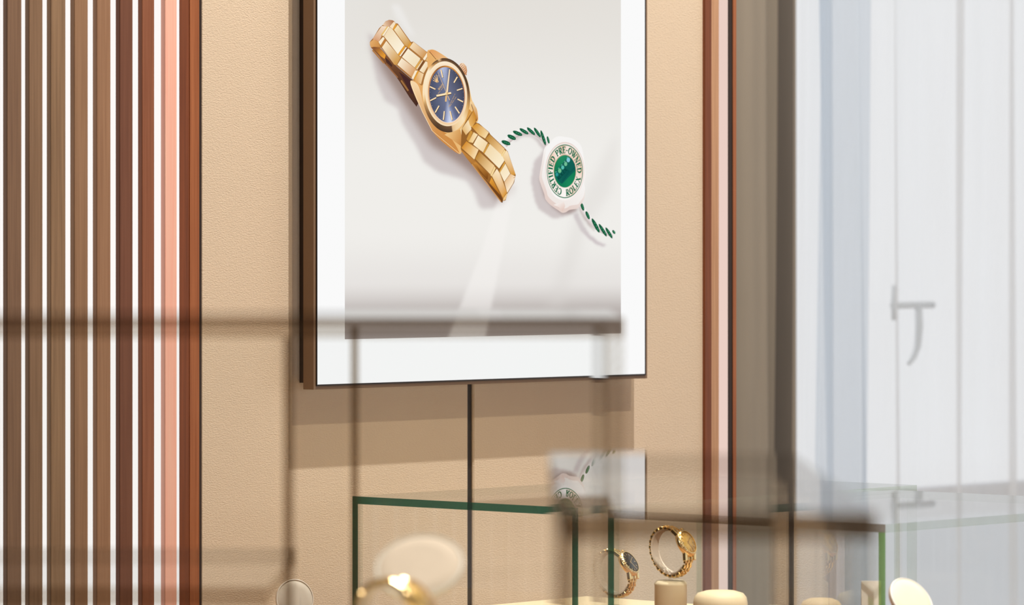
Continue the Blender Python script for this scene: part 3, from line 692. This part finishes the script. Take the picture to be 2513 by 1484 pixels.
poly(wi, R4, [(838, 1335), (890, 1262), (900, 1275), (868, 1360), (830, 1375)], (240, 200, 140)); stroke(wi, R4, (990, 1030), (1020, 1010), 10, (200, 150, 110))
ca = np.array(wi.c)[:, :3]; lum = ca.mean(1, keepdims=True)
ca = np.clip((ca * 0.97 + lum * 0.03) * 1.02, 0, 1); wi.c = [(*v, 1.0) for v in ca.tolist()]
wo = wi.build('printed_watch', pico)

# cord
ci = INK()
def band(R, path, wd, c0, c1):
    pts, cs, fs = [], [], []
    for i, p in enumerate(path):
        a = path[max(0, i - 1)]; b = path[min(len(path) - 1, i + 1)]; l = math.hypot(b[0] - a[0], b[1] - a[1]); n = (-(b[1] - a[1]) / l * wd / 2, (b[0] - a[0]) / l * wd / 2)
        pts += [G(R, (p[0] - n[0], p[1] - n[1])), G(R, (p[0] + n[0], p[1] + n[1]))]; cs += [c0, c1]
        if i: fs.append((2 * i - 2, 2 * i, 2 * i + 1, 2 * i - 1))
    ci.add(pts, cs, fs)
band(R3, [(82, 305), (130, 245), (195, 195), (270, 160), (350, 146), (420, 158), (490, 195), (540, 245), (575, 305)], 72, (252, 250, 248), (196, 180, 178))
lower = INK(); ci, upper = lower, ci
band(R3, [(945, 980), (985, 1060), (1050, 1150), (1120, 1230), (1200, 1280), (1320, 1325)], 62, (252, 250, 248), (206, 192, 190))
def lens(R, a, b, w, c):
    dx, dy = b[0] - a[0], b[1] - a[1]; l = math.hypot(dx, dy); nx_, ny_ = -dy / l, dx / l; pts = []
    for u, s_ in ((0, 0.2), (0.15, 0.8), (0.4, 1), (0.7, 0.95), (0.92, 0.6), (1, 0.1)): pts.append((a[0] + dx * u + nx_ * w / 2 * s_, a[1] + dy * u + ny_ * w / 2 * s_))
    for u, s_ in ((1, 0.1), (0.85, 0.8), (0.6, 1), (0.3, 0.95), (0.08, 0.6), (0, 0.2)): pts.append((a[0] + dx * u - nx_ * w / 2 * s_, a[1] + dy * u - ny_ * w / 2 * s_))
    poly(ci, R, pts, c)
GR = (24, 92, 62)
for a, b, w in (((50, 260), (152, 298), 46), ((118, 193), (214, 240), 46), ((180, 148), (287, 195), 42), ((256, 118), (357, 180), 38), ((340, 106), (432, 190), 36), ((420, 108), (496, 218), 34), ((496, 138), (553, 308), 34), ((570, 205), (592, 290), 26),
                ((955, 962), (985, 1052), 34), ((1010, 1058), (1050, 1150), 34), ((1078, 1140), (1165, 1302), 40), ((1158, 1203), (1247, 1345), 36), ((1234, 1243), (1312, 1367), 34), ((1314, 1273), (1342, 1316), 28)):
    ci = upper if a[0] < 700 else lower
    lens(R3, a, b, w, GR)
    for k in range(3):
        u = 0.3 + 0.2 * k; p = lerp(a, b, u); q = lerp(a, b, u + 0.06); stroke(ci, R3, (p[0] + 4, p[1] - 3), (q[0] + 6, q[1] + 4), 5, (86, 176, 130))
upper.build('printed_cord', pico); lower.build('printed_cord', pico)

# seal
si = INK()
body = [(590, 290), (640, 230), (700, 205), (760, 213), (830, 224), (890, 255), (940, 300), (965, 350), (985, 450), (1000, 560), (1006, 650), (992, 760), (1000, 840), (985, 930), (945, 990), (920, 1025), (870, 1035), (820, 1045), (780, 1070), (740, 1075), (700, 1050), (640, 1010), (590, 970), (550, 920), (535, 860), (500, 760), (480, 690), (490, 600), (505, 520), (520, 430), (540, 340)]
body = smooth(body)
grad(si, R3, body, (228, 208, 200), (246, 243, 240), (560, 880), (800, 500))
inner = [(x + (775 - x) * 0.06 + 12, y + (600 - y) * 0.06 - 22) for x, y in body]
grad(si, R3, inner, (240, 232, 227), (247, 245, 243), (560, 860), (760, 560))
grad(si, R3, [(640, 985), (700, 1010), (745, 1060), (775, 1000), (760, 950)], (246, 240, 236), (226, 196, 184), (690, 960), (750, 1060))
E = lambda k: ((771, 604), 205 * k, 305 * k, 0)
ringp(si, R3, E(1.09), E(1.0), [(0, (240, 220, 212)), (120, (250, 246, 243)), (200, (228, 206, 196)), (300, (228, 210, 202))], [(0, (246, 238, 232)), (120, (250, 247, 245)), (240, (250, 240, 234))])
ringp(si, R3, E(1.0), E(0.965), [(0, (22, 112, 76)), (180, (30, 122, 84))])
disc(si, R3, E(0.965), [(0, (240, 208, 188)), (35, (250, 244, 240)), (60, (236, 206, 186)), (90, (252, 248, 245)), (130, (248, 236, 228)), (180, (250, 238, 228)), (215, (234, 196, 172)), (240, (252, 240, 232)), (262, (226, 188, 164)), (280, (246, 230, 220)), (320, (238, 204, 180))], (248, 236, 228))
TXT = (26, 112, 78)
def arc_text(txt, t0, t1, outward=True):
    n = len(txt); rb, h = 0.68, 0.245
    tot = sum(ABC[c][0] + 0.12 for c in txt); x = 0; span = t1 - t0
    for ch in txt:
        o = x
        def mp_(a, b, o=o):
            t = t0 + span * (o + a) / tot
            rho = rb + h * b if outward else rb + h - h * b
            return G(R3, ell((771, 604), 205 * rho, 305 * rho, 0, t))
        glyph(si, ch, mp_, TXT, 1.5); x += ABC[ch][0] + 0.12
arc_text('CERTIFIED', 104, 223); arc_text('PRE-OWNED', 232, 366); arc_text('ROLEX', 86, 14, False)
ringp(si, R3, E(0.64), E(0.60), [(0, (226, 190, 164)), (90, (250, 240, 232)), (200, (206, 178, 150)), (300, (220, 190, 168))])
disc(si, R3, E(0.605), [(0, (18, 122, 82)), (60, (30, 138, 92)), (120, (20, 120, 84)), (200, (24, 126, 84)), (250, (40, 142, 100)), (310, (26, 122, 88))], (22, 124, 86))
poly(si, R3, [(656, 640), (678, 592), (808, 440), (850, 462), (884, 520), (893, 590), (738, 748), (690, 712)], (18, 96, 84))
grad(si, R3, [(690, 712), (656, 640), (676, 606), (770, 560), (830, 600), (738, 748)], (22, 108, 92), (12, 82, 76), (670, 640), (800, 660))
for (x, y), c, r in (((810, 474), (130, 200, 214), 20), ((780, 520), (110, 190, 150), 18), ((746, 560), (90, 190, 176), 17), ((712, 597), (110, 192, 140), 19), ((680, 640), (50, 150, 150), 15)):
    poly(si, R3, [(x + r * math.cos(q), y + r * 1.35 * math.sin(q)) for q in [k * math.pi / 6 for k in range(12)]], c)
    stroke(si, R3, (x - 18, y - 24), (x - 4, y - 34), 5, (120, 200, 190))
line_text(si, R3, 'ROLEX', (700, 706), (800, 590), (-20, -28), (8, 66, 62), 1.3)
for i in range(9): stroke(si, R3, lerp((745, 712), (880, 560), i / 9), lerp((745, 712), (880, 560), (i + 0.6) / 9), 12, (12, 84, 76))
si.build('printed_seal', pico)

# ------------------------------------------------------------------ glass vitrines
def vitrine(name, loc, rz, x0, x1, y0, y1, z0, z1, t, edge, label, shelf=None, edge_front=None, other=None, split=None, top=None):
    """glass box, coordinates relative to loc in the box's own axes; z0 = resting height. The -x ends show the coloured glass core"""
    root = empty(name, loc, rz, label=label, cat='display case', group='glass display cases')
    other = other or edge
    def pane(nm, lo, hi, thin, e):
        m = MB(); m.box(lo, hi, thin=thin); m.mi[5] = 2 if thin != 0 else m.mi[5]
        m.build(nm, [M['glass'], other, e], root)
    for nm, ya, yb, e, k in (('back_pane', y1 - t, y1, edge, 1), ('front_pane', y0, y0 + t, edge_front or edge, 0)):
        cuts = [x0, x1] if not split else [x0, split[k] - 0.0015, split[k] + 0.0015, x1]
        for i in range(0, len(cuts), 2): pane(nm, (cuts[i], ya, z0), (cuts[i + 1], yb, z1 - t), 1, e)
    pane('side_pane', (x0, y0 + t, z0), (x0 + t, y1 - t, z1 - t), 0, edge)
    pane('side_pane', (x1 - t, y0 + t, z0), (x1, y1 - t, z1 - t), 0, edge)
    pane('top_pane', (x0, y0, z1 - t), (x1, y1, z1), 2, top or edge)
    for k, sx in enumerate(split or ()):
        ya = (0.0005 if k == 0 else y1 - t - 0.003) ; MB().box((sx - 0.0035, y0 + t if k == 0 else ya, z0), (sx + 0.0035, y0 + t + 0.003 if k == 0 else y1 - t, z1 - t)).build('joint_strip', [edge], root)
    if shelf: pane('glass_shelf', (x0 + t + .001, shelf[1], shelf[0] - t), ((split[0] if split else x1) - t - .001, shelf[2], shelf[0]), 2, edge)
    return root
P0 = UY(865, 1217, -0.14)
X0, ZT = P0.x, P0.z
ZC = 1.0
yA1 = UX(1419, 1250, X0).y; yA2b = UX(1492, 1250, X0).y; yA2f = UX(2173, 1280, X0).y
vitrine('glass_case', (X0, 0, 0), 0, 0, 0.72, yA1, -0.14, ZC, ZT, 0.010, M['edge'], 'green edged glass case on the counter, nearest the leather wall', other=M['edge_faint'])
vitrine('glass_case', (X0, 0, 0), 0, 0, 0.60, yA2f, yA2b, ZC, ZT, 0.010, M['edge'], 'glass case on the counter holding the gold dialled watch', edge_front=M['edge2'], other=M['edge_faint'], top=M['edge_dark'])
yC = UX(2420, 1280, X0).y
cnt = empty('display_counter', (X0, 0, 0), label='wooden counter carrying the two green edged glass cases', cat='counter')
MB().cbox((0.22, (yC - 0.05) / 2, 0.97), (0.57, (-0.05 - yC) / 2, 0.03), 0.004).build('top', M['counter'], cnt)
MB().box((-0.30, yC + 0.03, 0.0), (0.74, -0.07, 0.94)).build('body', M['counter'], cnt)
# pale display board at the back of the first case
zb_ = UY(1250, 1479, -0.17).z
MB().cbox((X0 + 0.24, -0.27, (ZC + zb_) / 2), (0.20, 0.10, (zb_ - ZC) / 2), 0.003).build('display_block', M['cream'], label='low cream block inside the glass case nearest the leather wall', cat='block')

# near vitrines in the shop window, square to the camera's line of sight
ZP = 1.2
def near_case(xc0, xc1, d0, d1, hm, label, shelf=None, edge='edge_near', split=None):
    o = CAM + VV * d0; o.z = 0
    sh = None if shelf is None else (1.55 - shelf[0], shelf[1] - d0, shelf[2] - d0)
    return vitrine('glass_case', o, -TH, xc0, xc1, 0, d1 - d0, ZP, 1.55 - hm, 0.014, M[edge], label, sh, split=split)
dc0, dc1 = 3.0, 3.5
xm0, xm1 = (705 - CX) / F * dc0, (1532 - CX) / F * dc0
xb0 = (872 - CX) / F * dc1
near_case(-0.52, xm1, dc0, dc1, 0.046, 'long blurred glass case below the lit screen, holding a cream pad', (0.237, dc0 + 0.02, 3.42), split=(xm0, xb0))
dd0, dd1 = 2.13, 2.76
near_case(0.024, (2150 - CX) / F * dd0, dd0, dd1, 0.130, 'nearest glass case, its blurred top edge crossing before the curtains', None, 'edge_dark')
for (xa, xb, da, db, lab) in ((-0.54, xm1 + 0.02, dc0 - 0.02, dc1 + 0.02, 'window plinth under the long blurred glass case'), (0.005, 0.21, dd0 - 0.02, dd1 + 0.02, 'window plinth under the nearest blurred glass case')):
    o = CAM + VV * da; o.z = 0
    pr = empty('display_plinth', o, -TH, label=lab, cat='plinth', group='window plinths')
    MB().box((xa, 0, 0.06), (xb, db - da, ZP - 0.02)).build('body', M['plaster'], pr)
    MB().cbox(((xa + xb) / 2, (db - da) / 2, ZP - 0.01), ((xb - xa) / 2, (db - da) / 2, 0.01), 0.002).build('top', M['cream'], pr)
    MB().box((xa + 0.03, 0.03, 0), (xb - 0.03, db - da - 0.03, 0.06)).build('base', M['dark'], pr)

# ------------------------------------------------------------------ watches and their stands
LA, LB = 0.0235, 0.0300           # bracelet loop radii: along the dial normal, and up
def loop(phi, off=0.0):
    c, s = math.cos(phi), math.sin(phi)
    n = Vector((c / LA, 0, s / LB)).normalized()
    return Vector((LA * c, 0, LB * s)) + n * off, n
def make_watch(dialmat):
    """local axes: +x dial normal, z along 12-6, y along the crown; origin at the bottom of the loop"""
    root = empty('watch')
    up = Matrix.Translation((0, 0, LB + 0.003))
    CT = up @ Matrix.Translation((LA - 0.001, 0, 0)) @ Matrix.Rotation(math.pi / 2, 4, 'Y')
    m = MB()
    m.lathe([(0.0, -0.003), (0.012, -0.003), (0.0165, -0.001), (0.0178, 0.001), (0.0178, 0.004), (0.0165, 0.0052), (0.0, 0.0052)], 56, CT)
    for s in (-1, 1):
        for t in (-1, 1):
            T = up @ Matrix.Translation((LA - 0.0012, t * 0.0105, s * 0.0160)) @ Matrix.Rotation(-s * 0.42, 4, 'Y')
            m.cbox((0, 0, 0), (0.0028, 0.0022, 0.0062), 0.001, T)
    case = m.build('case', M['gold'], root)
    m = MB(); n = 72
    b = len(m.v)
    prof = [(0.0172, 0.0048), (0.0172, 0.0058), (0.0158, 0.0070), (0.0148, 0.0070), (0.0148, 0.0050)]
    for i in range(n):
        a = 2 * math.pi * i / n; k = 1.0 + (0.012 if i % 2 else -0.008)
        for r, z in prof: m.v.append(tuple(CT @ Vector((r * k * math.cos(a), r * k * math.sin(a), z))))
    q = len(prof)
    for i in range(n):
        j = (i + 1) % n
        for k in range(q): m.face((b + i * q + k, b + j * q + k, b + j * q + (k + 1) % q, b + i * q + (k + 1) % q))
    m.build('bezel', M['gold'], root)
    d = MB().lathe([(0.0149, 0.0052), (0.0149, 0.0056), (0.0, 0.0056)], 48, CT).build('dial', dialmat, root)
    m = MB()
    for k in range(12):
        T = CT @ Matrix.Rotation(k * math.pi / 6, 4, 'Z') @ Matrix.Translation((0.0118, 0, 0.0059)); m.box((-0.0017, -0.0005, -0.0003), (0.0017, 0.0005, 0.0004), T=T)
    m.build('hour_marker', M['gold'], d)
    for a, l in ((2.2, 0.008), (0.5, 0.0115)):
        m = MB(); m.box((-0.002, -0.0005, 0.0062), (l, 0.0005, 0.0066), T=CT @ Matrix.Rotation(a, 4, 'Z')); m.build('hand', M['gold'], d)
    MB().lathe([(0.0149, 0.0066), (0.0120, 0.0072), (0.006, 0.0075), (0.0, 0.0076)], 40, CT).build('crystal', M['acrylic'], root)
    CW = up @ Matrix.Translation((LA + 0.0002, 0.0176, 0)) @ Matrix.Rotation(-math.pi / 2, 4, 'X')
    MB().lathe([(0.0016, 0), (0.0016, 0.001), (0.0028, 0.001), (0.0028, 0.0035), (0.0022, 0.004), (0, 0.004)], 14, CW, smooth=False).build('crown', M['gold'], root)
    m = MB(); rows = 21
    for i in range(rows):
        f0 = math.radians(33); phi = f0 + (2 * math.pi - 2 * f0) * (i + 0.5) / rows
        t = abs(i - (rows - 1) / 2) / (rows / 2); wd = 0.0074 + 0.0022 * t
        nl = 5
        for k in range(nl):
            p, nrm = loop(phi + (0.07 if k % 2 else -0.07), 0.0022 if k % 2 else 0.0012)
            T = up @ Matrix.Translation(p) @ nrm.to_track_quat('X', 'Z').to_matrix().to_4x4()
            # local frame: x outward, y across
            yy = (k - 2) / 2.5 * wd
            X = nrm; Y = Vector((0, 1, 0)); Z = X.cross(Y)
            T = up @ Matrix(((X.x, Y.x, Z.x, p.x), (X.y, Y.y, Z.y, p.y), (X.z, Y.z, Z.z, p.z), (0, 0, 0, 1)))
            m.cbox((0, yy, 0), (0.0021, wd / 2.5 * 0.46, 0.0026), 0.0009, T)
    m.build('bracelet', M['gold'], root)
    return root
def make_stand(h, r=0.022, dome=False, ring=True, name='watch_stand'):
    """pedestal, clear post and the C-shaped cushion the watch is buckled round; origin at the foot"""
    root = empty(name)
    prof = [(r, 0), (r, h - 0.006), (r * 1.02, h - 0.005), (r * 1.0, h - 0.003), (r * 0.86, h), (0, h + 0.0002)]
    if dome: prof = [(r, 0), (r, h - 0.016), (r * 0.96, h - 0.009), (r * 0.84, h - 0.004), (r * 0.55, h - 0.001), (0, h)]
    MB().lathe(prof, 48).build('pedestal', M['cream'], root)
    return root

def cushion_ring(parent, T):
    m = MB(); n = 40; b = 0
    for i in range(n + 1):
        phi = math.radians(62) + math.radians(236) * i / n
        for off, y in ((-0.0006, -0.0088), (-0.0006, 0.0088), (-0.0024, 0.0078), (-0.0024, -0.0078)):
            p, nn = loop(phi, off); m.v.append(tuple(T @ Vector((p.x, y, p.z))))
    for i in range(n):
        for k in range(4):
            m.face((i * 4 + k, i * 4 + (k + 1) % 4, i * 4 + 4 + (k + 1) % 4, i * 4 + 4 + k), 0, False)
    m.face((3, 2, 1, 0)); m.face((n * 4, n * 4 + 1, n * 4 + 2, n * 4 + 3))
    for s in (0.010, -0.004):
        m.cbox((LA - 0.006, 0.004, s), (0.003, 0.0016, 0.0012), 0.0005, T)
    return m.build('cushion_ring', M['cushion'], parent)

def orient(px, py, dist, alpha, elev):
    """rotation for a watch whose dial normal points to image right, turned alpha towards the camera and raised by elev"""
    h = (RR * math.cos(alpha) - VV * math.sin(alpha)).normalized()
    X = (h * math.cos(elev) + UP * math.sin(elev)).normalized()
    Y = UP.cross(h).normalized(); Z = X.cross(Y).normalized()
    R = Matrix(((X.x, Y.x, Z.x), (X.y, Y.y, Z.y), (X.z, Y.z, Z.z)))
    c = UD(px, py, dist)
    foot = c - R @ Vector((0, 0, LB + 0.003))
    return Matrix.Translation(foot) @ R.to_4x4(), c
def place_watch(root, px, py, dist, alpha, elev, ztab, r, wlabel, slabel, ped_top=None, group='watches on stands'):
    MT, c = orient(px, py, dist, math.radians(alpha), math.radians(elev))
    root.matrix_world = MT; tag(root, wlabel, 'watch', group)
    low = min((MT @ (Vector((LA * math.cos(q), 0, LB + 0.003 + LB * math.sin(q))))).z for q in [k * 0.1 for k in range(63)]) - 0.003
    zp = low - 0.012 if ped_top is None else ped_top
    st = make_stand(zp - ztab, r); st.location = (c.x, c.y, ztab); tag(st, slabel, 'stand', 'watch stands')
    T = Matrix.Translation(-Vector((c.x, c.y, ztab))) @ MT @ Matrix.Translation((0, 0, LB + 0.003))
    cushion_ring(st, T)
    m = MB(); m.box((-0.0015, -0.0025, zp - ztab), (0.0015, 0.0025, low - ztab + 0.003), T=Matrix.Translation((0, 0, 0))); 
    m.box((-0.008, -0.006, zp - ztab), (0.008, 0.006, zp - ztab + 0.0015))
    m.build('clear_post', M['acrylic'], st)
    return st
w2 = make_watch(M['gold_dial'])
w1 = make_watch(M['black_dial'])
w3 = copy_tree(w2)
place_watch(w2, 1646, 1353, 5.365, 33, 27, ZC, 0.0205, 'yellow gold watch with champagne dial upright on a cream pedestal', 'cream pedestal under the watch with the champagne dial', UD(1650, 1424, 5.365).z)
place_watch(w1, 1508, 1406, 5.60, 30, 33, ZC, 0.0205, 'yellow gold watch with black dial behind the vitrine glass', 'cream pedestal under the black dialled watch')
place_watch(w3, 968, 1520, 3.22, 20, 40, ZP, 0.02, 'blurred gold watch inside the near glass case below the screen', 'cream pedestal under the blurred gold watch')

def pad_stand(px, py, dist, rad, ztab, yaw, tilt, label, m_='pearl', group='round display pads'):
    """round upright display pad on a post and foot"""
    c = UD(px, py, dist); root = empty('display_pad', (c.x, c.y, ztab), label=label, cat='display pad', group=group)
    h = c.z - ztab
    nrm = (-VV * math.cos(yaw) + RR * math.sin(yaw)) * math.cos(tilt) + UP * math.sin(tilt)
    Rm = nrm.to_track_quat('Z', 'Y').to_matrix().to_4x4()
    T = Matrix.Translation((0, 0, h)) @ Rm
    MB().lathe([(0, -0.004), (rad * 0.96, -0.004), (rad, -0.002), (rad, 0.001), (rad * 0.94, 0.0028), (rad * 0.6, 0.0034), (0, 0.0036)], 56, T).build('pad', M[m_], root)
    MB().lathe([(rad * 0.955, 0.0024), (rad * 0.985, 0.0036), (rad * 1.015, 0.0024), (rad * 1.015, 0.0), (rad * 0.98, 0.0)], 56, T, closed=True).build('rim', M['white_card'], root)
    bk = -nrm * 0.006
    MB().tube([(bk.x, bk.y, 0.004), (bk.x, bk.y, h * 0.6), (bk.x, bk.y, h)], 0.0025).build('post', M['cream'], root)
    MB().lathe([(rad * 0.6, 0), (rad * 0.6, 0.003), (rad * 0.5, 0.005), (0, 0.005)], 32).build('foot', M['cream'], root)
    return root
pad_stand(722, 1470, 5.70, 0.0265, ZC, math.radians(25), math.radians(8), 'pale round display pad left of the green edged glass case')
pad_stand(2235, 1475, 4.95, 0.030, ZC, math.radians(40), math.radians(35), 'cream round display pad tilted up before the sheer curtain', 'cushion')
pad_stand(1030, 1392, 3.30, 0.034, ZP, math.radians(-10), math.radians(50), 'large blurred cream pad inside the near glass case', 'cushion')

def pedestal(px, py, dist, r, label, dome=True):
    c = UD(px, py, dist); st = make_stand(c.z - ZC, r, dome, name='display_pedestal'); st.location = (c.x, c.y, ZC); tag(st, label, 'pedestal', 'cream pedestals'); return st
pedestal(1768, 1447, 5.312, 0.034, 'wide domed cream pedestal in front of the timber trim')
pedestal(2015, 1466, 5.20, 0.026, 'small domed cream pedestal in front of the grey drape', True)
# folded white card
p = UD(2138, 1425, 5.16); q = Vector((p.x, p.y, ZC))
m = MB(); hh = p.z - ZC
ax = RR * 0.012; ay = VV * 0.016
for s in (-1, 1):
    a = ay * s
    b0 = len(m.v)
    for pt in (-ax + a, ax + a, ax + UP * hh, -ax + UP * hh): m.v.append(tuple(pt))
    for pt in (-ax + a, ax + a, ax + UP * hh, -ax + UP * hh): m.v.append(tuple(pt + VV * 0.0008 * s))
    for f in ((0, 1, 2, 3), (7, 6, 5, 4), (0, 4, 5, 1), (1, 5, 6, 2), (2, 6, 7, 3), (3, 7, 4, 0)): m.face([b0 + i for i in f])
o = m.build('tent_card', M['white_card'], label='small folded white card beside the bright green glass edge', cat='card'); o.location = q
